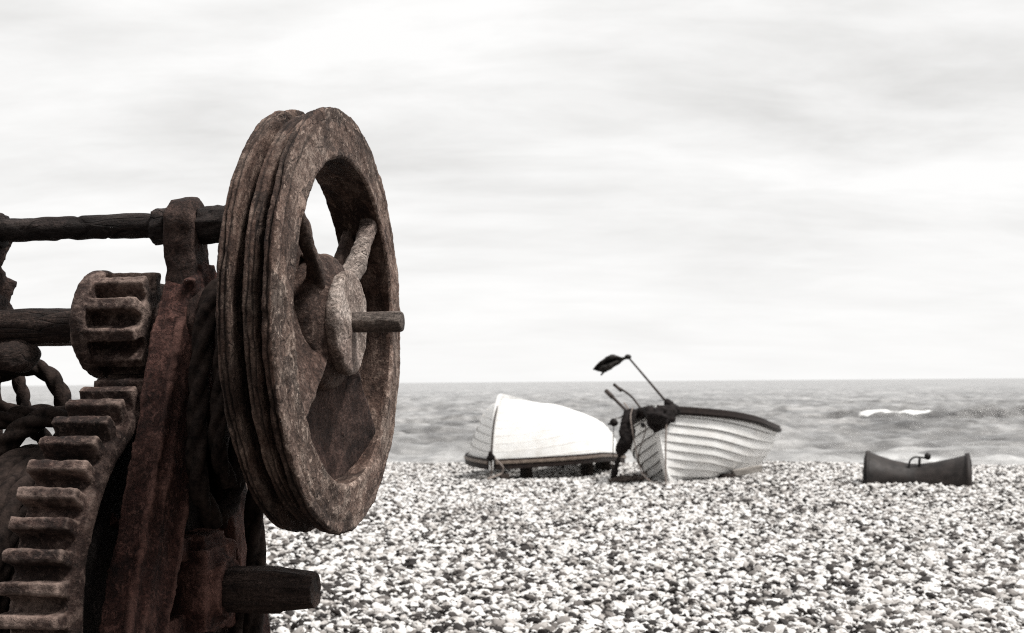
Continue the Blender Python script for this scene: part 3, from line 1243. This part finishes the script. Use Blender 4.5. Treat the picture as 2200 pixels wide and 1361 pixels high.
def make_boat(name, label, letter=False, bead='rail', seam_shade='seam_shade', rail_h=.09):
    root = empty(name)
    tag(root, label, 'boat')
    NS = 64
    gs = [(.02 + .98 * (j / NSTR)) for j in range(NSTR + 1)]
    ss = [(i / NS) ** 1.25 for i in range(NS + 1)]
    mb = MB()
    for side in (1, -1):
        prev_top = None
        for j in range(NSTR):
            rows = []
            for f in (0, .3, .6, .93, 1.0):
                g = gs[j] + (gs[j + 1] - gs[j]) * f
                lap = .021 * (1 - f) * (1 if j else 0)
                row = []
                for s in ss:
                    fade = min(1, s / .06)
                    p = b_point(s, g) + b_normal(s, g) * (lap * fade)
                    row.append(Vector((p.x, p.y * side, p.z)))
                rows.append(row)
            vs = [p for r_ in rows for p in r_]
            m = NS + 1
            fs = []
            for k in range(4):
                for i in range(NS):
                    q = (k * m + i, k * m + i + 1, (k + 1) * m + i + 1, (k + 1) * m + i)
                    fs.append(q if side < 0 else q[::-1])
            mb.add(vs, fs, 0)
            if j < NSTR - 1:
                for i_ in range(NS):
                    mb.mi[-1 - i_] = 1  # top strip of each strake coloured as the shadow of the lap above
            if prev_top is not None:
                vs = prev_top + rows[0]
                fs = []
                for i in range(NS):
                    q = (i, i + 1, m + i + 1, m + i)
                    fs.append(q if side < 0 else q[::-1])
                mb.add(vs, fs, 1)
            prev_top = rows[-1]
    hull = mb.build('hull', [M['boat_white'], M[seam_shade]], root, True, fix=False)
    # inner skin
    mb = MB()
    for side in (1, -1):
        vs, fs = [], []
        m = NS + 1
        K = 12
        for k in range(K + 1):
            g = .06 + .94 * k / K
            for s in ss:
                p = b_point(s, g) - b_normal(s, g) * .022
                vs.append((p.x, max(p.y, .004) * side, p.z))
        for k in range(K):
            for i in range(NS):
                q = (k * m + i, k * m + i + 1, (k + 1) * m + i + 1, (k + 1) * m + i)
                fs.append(q[::-1] if side < 0 else q)
        mb.add(vs, fs)
    mb.build('lining', M['inside'], root, True, fix=False)
    # transom
    mb = MB()
    vs = []
    rowp = [b_point(1, .02 + .98 * k / 16) for k in range(17)]
    ring = [(p.x, p.y, p.z) for p in rowp] + [(p.x, -p.y, p.z) for p in reversed(rowp)]
    vs = ring + [(x + .03, y, z) for x, y, z in ring]
    n = len(ring)
    fs = [tuple(range(n)), tuple(reversed(range(n, 2 * n)))] + [(i, (i + 1) % n, n + (i + 1) % n, n + i) for i in range(n)]
    mb.add(vs, fs)
    mb.build('transom', M['boat_white'], root)
    # stem and keel: one bent timber
    mb = MB()
    P = []
    for k in range(17):
        z = b_sheer(0) + .01 - (b_sheer(0) - .01) * k / 16
        P.append(Vector((.30 * max(0, 1 - max(z, 0) / .95) ** 2.6 - .012, 0, z)))
    P.append(Vector((.36, 0, -.012)))
    for k in range(1, 9):
        s = .12 + .88 * k / 8
        P.append(Vector((s * BL, 0, -.015 + (.06 * max(0, (s - .45) / .55) ** 2))))
    for i in range(len(P) - 1):
        d = P[i + 1] - P[i]
        mb.beam(P[i] - d.normalized() * .004, P[i + 1] + d.normalized() * .004, .05, .062, up=(0, 1, 0))
    # skeg aft
    vs = []
    for yy in (-.02, .02):
        vs += [(2.0, yy, -.02), (BL, yy, -.10), (BL, yy, .06), (2.0, yy, .01)]
    mb.add(vs, [(0, 1, 2, 3), (7, 6, 5, 4), (0, 4, 5, 1), (1, 5, 6, 2), (2, 6, 7, 3), (3, 7, 4, 0)])
    mb.build('keel', M['boat_white'], root)
    # gunwale rail with a paler bead
    for nm, mat, pr in (('gunwale', 'rail', [(-.03, .012), (.030, .012), (.034, .0), (.036, -rail_h), (.004, -rail_h - .003), (-.03, -.03)]),
                        ('rubbing_bead', bead, [(.034, -rail_h * .45), (.050, -rail_h * .5), (.052, -rail_h * .76), (.034, -rail_h * .8)])):
        mb = MB()
        for side in (1, -1):
            vs, fs = [], []
            K = len(pr)
            for s in ss:
                p = b_point(s, 1.0)
                e = .01
                tg = (b_point(min(1, s + e), 1) - b_point(max(0, s - e), 1))
                nh = Vector((-tg.y, tg.x, 0))
                nh.normalize()
                if nh.y < 0:
                    nh = -nh
                for (o_, z_) in pr:
                    q = p + nh * o_ + Vector((0, 0, z_))
                    vs.append((q.x, max(q.y, -.01) * side, q.z))
            for i in range(NS):
                for k in range(K):
                    k2 = (k + 1) % K
                    fs.append((i * K + k, i * K + k2, (i + 1) * K + k2, (i + 1) * K + k))
            fs += [tuple(range(K)), tuple(NS * K + k for k in reversed(range(K)))]
            mb.add(vs, fs)
        mb.build(nm, M[mat], root)
    # thwarts
    for s in (.36, .66):
        b = b_point(s, .72).y - .03
        mb = MB()
        mb.box((s * BL, 0, b_point(s, .72).z), (.2, b * 2, .03))
        mb.build('thwart', M['inside'], root)
    if letter:
        # worn registration marks below the rail, too faded to read
        mb = MB()
        for side in (-1,):
            # one thin worn strip of paint: a band with upright strokes rising from it
            n_ = 26
            top = [.036, .036, .02, .036, .036, .012, .012, .036, .036, .012, .03, .036, .03, .012, .036, .02, .036, .012, .012, .036, .036, .02, .02, .012, .03, .03, .03]
            vs, fs = [], []
            for k in range(n_ + 1):
                s = .20 + .10 * k / n_
                for g_, o_ in ((.885, .0125), (.885 + top[k], .0125), (.885, .006), (.885 + top[k], .006)):
                    q = b_point(s, g_) + b_normal(s, .9) * o_
                    vs.append((q.x, q.y * side, q.z))
            for k in range(n_):
                a_, c_ = 4 * k, 4 * k + 4
                fs += [(a_, a_ + 1, c_ + 1, c_), (a_ + 2, c_ + 2, c_ + 3, a_ + 3), (a_, c_, c_ + 2, a_ + 2), (a_ + 1, a_ + 3, c_ + 3, c_ + 1)]
            fs += [(0, 2, 3, 1), (4 * n_, 4 * n_ + 1, 4 * n_ + 3, 4 * n_ + 2)]
            mb.add(vs, fs)
        m_, t_ = new_mat('faded_grey_lettering')
        t_.finish((.50, .49, .475), .6)
        mb.build('registration_mark', m_, root)
    return root


# upright boat, bow towards us
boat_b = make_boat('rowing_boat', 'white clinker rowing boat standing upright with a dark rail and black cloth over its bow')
TH_B = R(21.5)
bow = at(1424, 1037, 13.55)
boat_b.matrix_basis = Matrix.Translation((bow.x, 13.35, -.02)) @ Matrix.Rotation(PI / 2 - TH_B, 4, 'Z') @ Matrix.Rotation(R(2.4), 4, 'Y') @ Matrix.Rotation(R(-7.5), 4, 'X')
MBB = boat_b.matrix_basis.copy()

# overturned boat
STERN = .75
FULL = .55
TAPER = .0
boat_a = make_boat('rowing_boat', 'white clinker rowing boat lying upside down on timber blocks', True, 'rail_bead', 'seam_shade_pale', .125)
TH_A = R(17.2)
bw = at(1062, 1010, 14.7)
pitch = math.atan2(.37, BL)
boat_a.matrix_basis = Matrix.Translation((bw.x, 14.7, 1.075)) @ Matrix.Rotation(PI / 2 - TH_A, 4, 'Z') @ Matrix.Rotation(pitch, 4, 'Y') @ Matrix.Rotation(PI, 4, 'X')
MBA = boat_a.matrix_basis.copy()

# ---- timber blocks under the overturned boat
def block(px, Y, w, d, h, label, z0=-.02, rot=.3, mat='timber', group='blocks under the overturned boat', name='timber_block'):
    q_ = at(px, 1000, Y)
    if z0 < 0:
        g_ = ground_z(q_.x, Y) - .04
        h = h + z0 - g_ - .05
        z0 = g_
    mb = MB()
    mb.box((0, 0, h / 2), (w, d, h))
    o = mb.build(name, M[mat])
    bm = bmesh.new()
    bm.from_mesh(o.data)
    bmesh.ops.bevel(bm, geom=bm.edges[:], offset=.008, segments=2, affect='EDGES')
    bmesh.ops.subdivide_edges(bm, edges=bm.edges[:], cuts=2, use_grid_fill=True)
    bm.to_mesh(o.data)
    bm.free()
    rough(o, [(6, .008), (25, .004)], px)
    p = at(px, 1000, Y)
    o.location = (p.x, Y, z0)
    o.rotation_euler = (0, 0, rot)
    tag(o, label, 'timber block', group)
    return o


block(1131, 15.25, .09, .30, .19, 'short upright timber block under the rail of the overturned boat, nearest its bow')
block(1262, 16.6, .10, .30, .20, 'timber block under the overturned boat, the one next to the small gap')
block(1296, 17.6, .14, .3, .18, 'timber block under the overturned boat nearest the upright boat')
block(1085, 14.75, .12, .16, .11, 'low wooden chock under the bow of the overturned boat', mat='line_dark', rot=.1)
# pale plank and dark chock under the upright boat
o = block(1606, 14.6, .42, .10, .045, 'pale plank lying on the shingle under the stern of the upright boat', rot=.25, mat='timber_pale', group=None, name='plank')
o.rotation_euler = (0, R(-8), .25)
o.location.z = .02
o['category'] = 'plank'
block(1560, 14.5, .22, .16, .10, 'dark chock wedged under the side of the upright boat', rot=.4, group=None)

# ---- rope on the overturned boat: from the keel down the stem to the shingle, with a dark pad
def rope_simple(name, pts, r, label, mat, cat='rope', group=None, extra=None):
    mb = MB()
    P = smooth_path(pts, 50)
    mb.tube(P, r, 8)
    if extra:
        extra(mb)
    o = mb.build(name, M[mat], None, True)
    tag(o, label, cat, group)
    return o


def stem_pt(z, out=.03):
    return MBA @ Vector((.30 * max(0, 1 - z / .95) ** 2.6 - .03 - out, 0.012, z))


rope_simple('mooring_rope', [stem_pt(.05, .0), stem_pt(.3), stem_pt(.6), stem_pt(.9, .03), at(1058, 1005, 14.5), at(1056, 1022, 14.45), at(1052, 1030, 14.4)], .011,
            'thin rope running down the stem of the overturned boat to the shingle', 'line_dark')
mb = MB()
pk = at(1056, 981, 14.55)
mb.blob(pk, (.045, .03, .065), 3, amp=.03, sc_=18)
mb.blob(pk + Vector((-.02, 0, -.02)), (.045, .03, .035), 3, amp=.02, sc_=18)
o = mb.build('rope_knot', M['black_cloth'], None, True)
tag(o, 'small black knot on the stem of the overturned boat', 'knot')
rope_simple('mooring_rope', [at(1064, 985, 14.55), at(1072, 993, 14.5), at(1082, 1006, 14.5), at(1078, 1018, 14.5), at(1064, 1024, 14.4), at(1048, 1030, 14.3)], .012,
            'slack loop of rope hanging below the black knot of the overturned boat', 'line')

# ---- flag pole in the upright boat
fp0, fp1 = at(1436, 868, 13.75), at(1351, 768, 13.95)
root = empty('flag_pole', fp0)
tag(root, 'thin pole leaning over the bow of the upright boat with a dark flag', 'flag pole')
mb = MB()
d = fp1 - fp0
mb.tube([-d * .35, Vector((0, 0, 0)), d * .5, d], lambda t_: .018 - .006 * t_, 10)
mb.build('pole', M['pole'], root, True)
mb = MB()
mb.blob(d + Vector((-.006, 0, .008)), (.042, .035, .030), 3, amp=.01, sc_=20)
mb.tube([d, d + Vector((-.05, 0, -.012)), d + Vector((-.085, 0, -.03))], lambda t_: .026 - .016 * t_, 8)
mb.build('pole_cap', M['rod'], root, True)
# bunched flag: crumpled double sheet
mb = MB()
A = [at(1340, 771, 13.93), at(1325, 772, 13.9), at(1310, 780, 13.88), at(1297, 788, 13.88), at(1283, 801, 13.9)]
Wd = [.012, .060, .078, .080, .070]
cx = smooth_path(A, 40)
vs, fs = [], []
NW = 16
for i, p in enumerate(cx):
    f = i / 40
    kk = f * 4
    k0 = min(int(kk), 3)
    w = Wd[k0] + (Wd[k0 + 1] - Wd[k0]) * (kk - k0)
    w *= 1 + .15 * mn.noise(Vector((f * 4, 3, 0)))
    dirn = Vector((.50, 0, -.86)) if f < .8 else Vector((.75, 0, -.6))
    for j in range(NW + 1):
        g = j / NW * 2 - 1
        fold = .05 * math.sin(g * 5 + f * 5) + .04 * mn.noise(Vector((f * 5, g * 2, 1)))
        q = p + dirn * (g * w) + Vector((.010 * mn.noise(Vector((f * 5, g * 1.2, 5))) + .075 * max(0, f - .8) / .2 * (1 - abs(g)) - .01 * math.sin(f * 16) * (g > 0), fold, .012 * mn.noise(Vector((f * 5, g * 1.5, 9)))))
        vs.append(q - fp0)
for i in range(40):
    for j in range(NW):
        a = i * (NW + 1) + j
        fs.append((a, a + 1, a + NW + 2, a + NW + 1))
mb.add(vs, fs)
o = mb.build('flag', M['flag'], root, True)
mdf = o.modifiers.new('thickness', 'SOLIDIFY')
mdf.thickness = .012

# ---- oars / sticks in the upright boat
def stick(px0, py0, px1, py1, Y0, Y1, r, label, nm='pole', bend=.0, kn=True, mat='pole'):
    a, b = at(px0, py0, Y0), at(px1, py1, Y1)
    mid = (a + b) / 2 + Vector((bend, 0, bend * .6))
    mb = MB()
    mb.tube(smooth_path([a + (a - b) * .5, a, mid, b], 30), r, 10)
    if kn:
        dd = (b - a).normalized()
        mb.tube([b - dd * .13, b - dd * .10, b + dd * .02], lambda t_: r * 1.5, 10)
    o = mb.build(nm, M[mat], None, True)
    tag(o, label, 'pole', 'poles sticking out of the upright boat')
    return o


stick(1348, 884, 1305, 842, 14.3, 14.6, .020, 'thickest dark stick poking out of the upright boat, with a blunt black top')
stick(1380, 880, 1322, 828, 14.5, 14.8, .014, 'slightly bent thin stick poking highest out of the upright boat', bend=.03)
stick(1353, 882, 1342, 866, 14.4, 14.5, .011, 'short pale stub of a stick between the two longer sticks in the upright boat', kn=False, mat='line')

# ---- black cloth and net draped over the bow
def drape(name, chunks, label, cat, mat='black_cloth', seed=0, vox=.022):
    mb = MB()
    for ch in chunks:
        if ch[0] == 'tube':
            pts, rad = ch[1], ch[2]
            P = smooth_path(pts, 24)
            if isinstance(rad, (list, tuple)):
                rl = list(rad)
                def rf(t_, rl=rl):
                    k = t_ * (len(rl) - 1)
                    i = min(int(k), len(rl) - 2)
                    return rl[i] + (rl[i + 1] - rl[i]) * (k - i)
            else:
                rf = (lambda t_, r=rad: r)
            mb.tube(P, rf, 14)
        else:
            mb.blob(ch[1], ch[2], 3)
    o = mb.build(name, M[mat], None, True)
    remesh(o, vox, 1)
    rough(o, [(4, .03), (11, .03), (28, .016)], seed)
    tag(o, label, cat)
    return o


Yb = 13.35
drape('draped_cloth', [
    ('tube', [at(1462, 888, 13.6), at(1436, 882, 13.3), at(1402, 884, 13.1), at(1390, 884, 13.75), at(1368, 890, 13.9)], [.035, .06, .055, .06, .055]),
    ('tube', [at(1432, 858, 13.45), at(1440, 872, 13.4), at(1452, 878, 13.4), at(1461, 876, 13.4)], [.012, .05, .045, .02]),
    ('tube', [at(1446, 882, 13.28), at(1436, 898, 13.22), at(1420, 916, 13.2), at(1406, 928, 13.2)], [.07, .095, .07, .03]),
    ('tube', [at(1400, 880, 13.2), at(1398, 895, 13.12), at(1402, 915, 13.12), at(1408, 928, 13.12)], [.06, .055, .045, .02]),
    ('tube', [at(1446, 884, 13.3), at(1430, 902, 13.15), at(1415, 916, 13.1)], [.07, .07, .05]),
    ('tube', [at(1396, 888, 13.1), at(1412, 896, 13.05), at(1426, 898, 13.1)], [.06, .08, .07]),
], 'black tarry cloth bundled over the stem head of the upright boat', 'cloth', seed=5, vox=.016)
drape('fishing_net', [
    ('tube', [at(1378, 884, 13.95), at(1362, 890, 13.8), at(1352, 896, 13.7), at(1346, 912, 13.6)], [.05, .07, .075, .07]),
    ('tube', [at(1352, 884, 13.7), at(1347, 915, 13.55), at(1346, 945, 13.5), at(1337, 968, 13.5), at(1330, 982, 13.5)], [.05, .095, .09, .06, .03]),
    ('tube', [at(1334, 975, 13.5), at(1328, 990, 13.5), at(1322, 1010, 13.5), at(1318, 1028, 13.5)], [.035, .03, .035, .03]),
], 'black net hanging in a thick bunch down the far bow of the upright boat', 'net', seed=9, vox=.016)
# ball float on its line between the boats
mb = MB()
pb = at(1320, 908, 13.9)
mb.blob((0, 0, 0), (.052, .05, .05), 3, amp=.012, sc_=20)
mb.blob((-.05, 0, -.02), (.03, .02, .015), 2)
o = mb.build('float', M['black_cloth'], None, True)
o.location = pb
tag(o, 'black ball float hanging in the gap between the two boats', 'float')
rope_simple('float_line', [at(1345, 888, 13.8), at(1332, 898, 13.88), at(1321, 903, 13.9), at(1319, 930, 13.9), at(1318, 980, 13.9), at(1317, 1030, 13.8)], .006,
            'thin line hanging from the black ball float between the boats', 'line_dark')
# ropes on the bow of the upright boat
rope_simple('bow_rope', [at(1434, 880, 13.2), at(1432, 930, 13.1), at(1431, 980, 13.05), at(1432, 1042, 13.0)], .010,
            'pale rope hanging straight down beside the stem of the upright boat', 'line')
rope_simple('bow_rope', [at(1360, 876, 13.55), at(1356, 893, 13.5), at(1357, 910, 13.45), at(1364, 950, 13.4), at(1372, 990, 13.35), at(1382, 1020, 13.3), at(1400, 1036, 13.25)], .008,
            'thin rope trailing down the far bow of the upright boat from the net', 'line')
rope_simple('bow_rope', [at(1386, 912, 13.4), at(1388, 925, 13.38), at(1378, 960, 13.3), at(1372, 985, 13.3), at(1382, 1010, 13.25), at(1392, 1022, 13.2)], .007,
            'thin rope hanging in a curve below the black eye on the far bow', 'line_dark')
mb = MB()
pe = at(1382, 914, 13.52)
mb.blob((0, 0, 0), (.03, .05, .03), 3, amp=.008, sc_=20)
o = mb.build('fairlead', M['rod'], None, True)
o.parent = boat_b
o.matrix_parent_inverse = MBB.inverted()
o.location = pe
# heap of weed and old rope on the shingle between the boats
mb = MB()
rnd_ = random.Random(3)
for k in range(26):
    c0 = at(1318 + rnd_.random() * 62, 1030, 13.35 + rnd_.random() * .5)
    c0.z = .03
    pts = []
    a0 = rnd_.random() * 6
    for i in range(6):
        pts.append(c0 + Vector((.12 * math.cos(a0 + i * .8) * (1 - i * .08), .08 * math.sin(a0 + i * .8), .04 * rnd_.random() + .02 * (i % 2))))
    mb.tube(smooth_path(pts, 20), .009, 6)
o = mb.build('rope_heap', M['line_dark'], None, True)
tag(o, 'tangled brown heap of old rope on the shingle between the boats', 'rope heap')

# ================================================================== ROLLER
ra, rb = at(1866, 1042, 13.1), at(2090, 1042, 13.0)
rc = (ra + rb) / 2
hl = .58
rl = empty('beach_roller', (rc.x, 13.15, 0), (0, 0, R(-20)))
tag(rl, 'black waisted boat roller half sunk in the shingle at right', 'boat roller')
mb = MB()
pr = []
for i in range(41):
    f = i / 40 * 2 - 1
    r = .245 + .135 * abs(f) ** 1.45
    pr.append((f * hl, r))
pr = [(-hl - .0, .02), (-hl - .012, .30)] + [(a * .985, r) for a, r in pr] + [(hl + .012, .30), (hl, .02)]
mb.lathe(pr, 72)
body = mb.build('roller_body', M['fender'], rl, True)
body.location = (0, 0, .0)
body.rotation_euler = (0, R(.6), 0)
rough(body, [(3, .012), (12, .005)], 3)
for sgn in (-1, 1):
    mb = MB()
    mb.lathe([(sgn * (hl - .055), .366), (sgn * (hl - .055), .386), (sgn * (hl - .01), .392), (sgn * (hl - .01), .366)], 72)
    mb.build('end_band', M['fender'], body, True)
hd = rl.matrix_basis.inverted()
def rlp(px, py): return hd @ at(px, py, 13.05)
mb = MB()
mb.tube(smooth_path([rlp(1954, 1012), rlp(1954, 1000), rlp(1957, 989), rlp(1966, 983), rlp(1978, 983), rlp(1990, 985)], 30), .011, 10)
mb.tube([rlp(1976, 1014), rlp(1976, 998), rlp(1977, 984)], .016, 10)
mb.blob(rlp(1994, 981), (.038, .038, .042), 3)
mb.build('handle', M['rod'], rl, True)

# ---- small float out on the dark wave
fl = at(2175, 894, 97)
mb = MB()
mb.blob((0, 0, 0), (.16, .14, .15), 3, amp=.02, sc_=9)
mb.blob((.12, .02, .16), (.14, .1, .09), 3, mi=1)
o = mb.build('float', [M['rod'], M['boat_white']], None, True)
o.location = fl
tag(o, 'tiny dark float with a white top out on the dark wave', 'float')

# ================================================================== LIGHT
SUN_AZ = R(107)      # clockwise from +Y (the sea): to the right, a little behind the camera
SUN_EL = R(62)
sd = Vector((math.sin(SUN_AZ) * math.cos(SUN_EL), math.cos(SUN_AZ) * math.cos(SUN_EL), math.sin(SUN_EL)))
sl = bpy.data.lights.new('sun', 'SUN')
sl.energy = 4.0
sl.angle = R(12)
sl.color = (1, .975, .94)
so = bpy.data.objects.new('sun', sl)
col.objects.link(so)
so.rotation_euler = sd.to_track_quat('Z', 'Y').to_euler()

w = bpy.data.worlds.new('World')
sc.world = w
w.use_nodes = True
t = NT(w.node_tree)
sky = t.n('ShaderNodeTexSky', sky_type='NISHITA')
sky.sun_disc = False
sky.sun_elevation = SUN_EL
sky.sun_rotation = SUN_AZ
tc = t.n('ShaderNodeTexCoord')
sp = t.n('ShaderNodeSeparateXYZ')
t.l(tc.outputs['Generated'], sp.inputs[0])
dx, dy, dz = sp.outputs
zz = t.math('ADD', t.math('MAXIMUM', dz, 0.0), .19)
cb = t.n('ShaderNodeCombineXYZ')
t.l(t.math('DIVIDE', dx, zz), cb.inputs[0])
t.l(t.math('DIVIDE', dy, zz), cb.inputs[1])
cv = t.mapping(cb.outputs[0], (.95, 1.5, 1), (3.3, 1.2, 0))
n1 = t.noise(cv, 1.1, 7, .56, .3)
n2 = t.noise(t.mapping(cb.outputs[0], (.6, 1.5, 1), (9.1, 4.2, 0)), 2.8, 6, .6, .4)
cl = t.math('ADD', t.math('MULTIPLY', n1, .65), t.math('MULTIPLY', n2, .35))
cloud = t.ramp(cl, [(0.36, (7.35, 7.3, 7.18)), (0.50, (9.1, 9.06, 8.95)), (0.60, (10.2, 10.16, 10.06))])
# towards the sea horizon the overcast is brighter; unseen sky behind and left is dimmed to cut fill on the winch
hor = t.ramp(dz, [(0.0, 1.0), (0.22, 0.0)])
cloud = t.mix(t.math('MULTIPLY', hor, .85), cloud, (10.2, 10.16, 10.06, 1))
side = t.math('ADD', t.math('MULTIPLY', dx, .55), t.math('MULTIPLY', dy, .835))
unseen_dim = t.ramp(t.math('ADD', t.math('MULTIPLY', side, .5), .5), [(0.08, .12), (0.50, .50), (0.66, 1.0)])
unseen_dim = t.mix(t.ramp(dz, [(0.25, 0.0), (0.75, 1.0)]), unseen_dim, (1.08, 1.08, 1.08, 1))
cloud = t.mix(1.0, cloud, unseen_dim, 'MULTIPLY')
hsv = t.n('ShaderNodeHueSaturation')
hsv.inputs['Saturation'].default_value = .15
t.l(sky.outputs[0], hsv.inputs['Color'])
fin = t.mix(.94, hsv.outputs[0], cloud)
bg = t.n('ShaderNodeBackground')
bg.inputs['Strength'].default_value = .093
t.l(fin, bg.inputs[0])
ow = t.n('ShaderNodeOutputWorld')
t.l(bg.outputs[0], ow.inputs[0])

# ================================================================== RENDER
sc.view_settings.view_transform = 'Standard'
sc.view_settings.look = 'None'
sc.view_settings.gamma = 1
sc.view_settings.exposure = 0.12
sc.render.film_transparent = False
sc.cycles.sample_clamp_direct = 4
sc.cycles.sample_clamp_indirect = 2
sc.cycles.max_bounces = 6
sc.cycles.diffuse_bounces = 3
sc.cycles.glossy_bounces = 2
sc.cycles.use_denoising = False
sc.cycles.pixel_filter_type = 'BLACKMAN_HARRIS'
sc.cycles.filter_width = 1.15
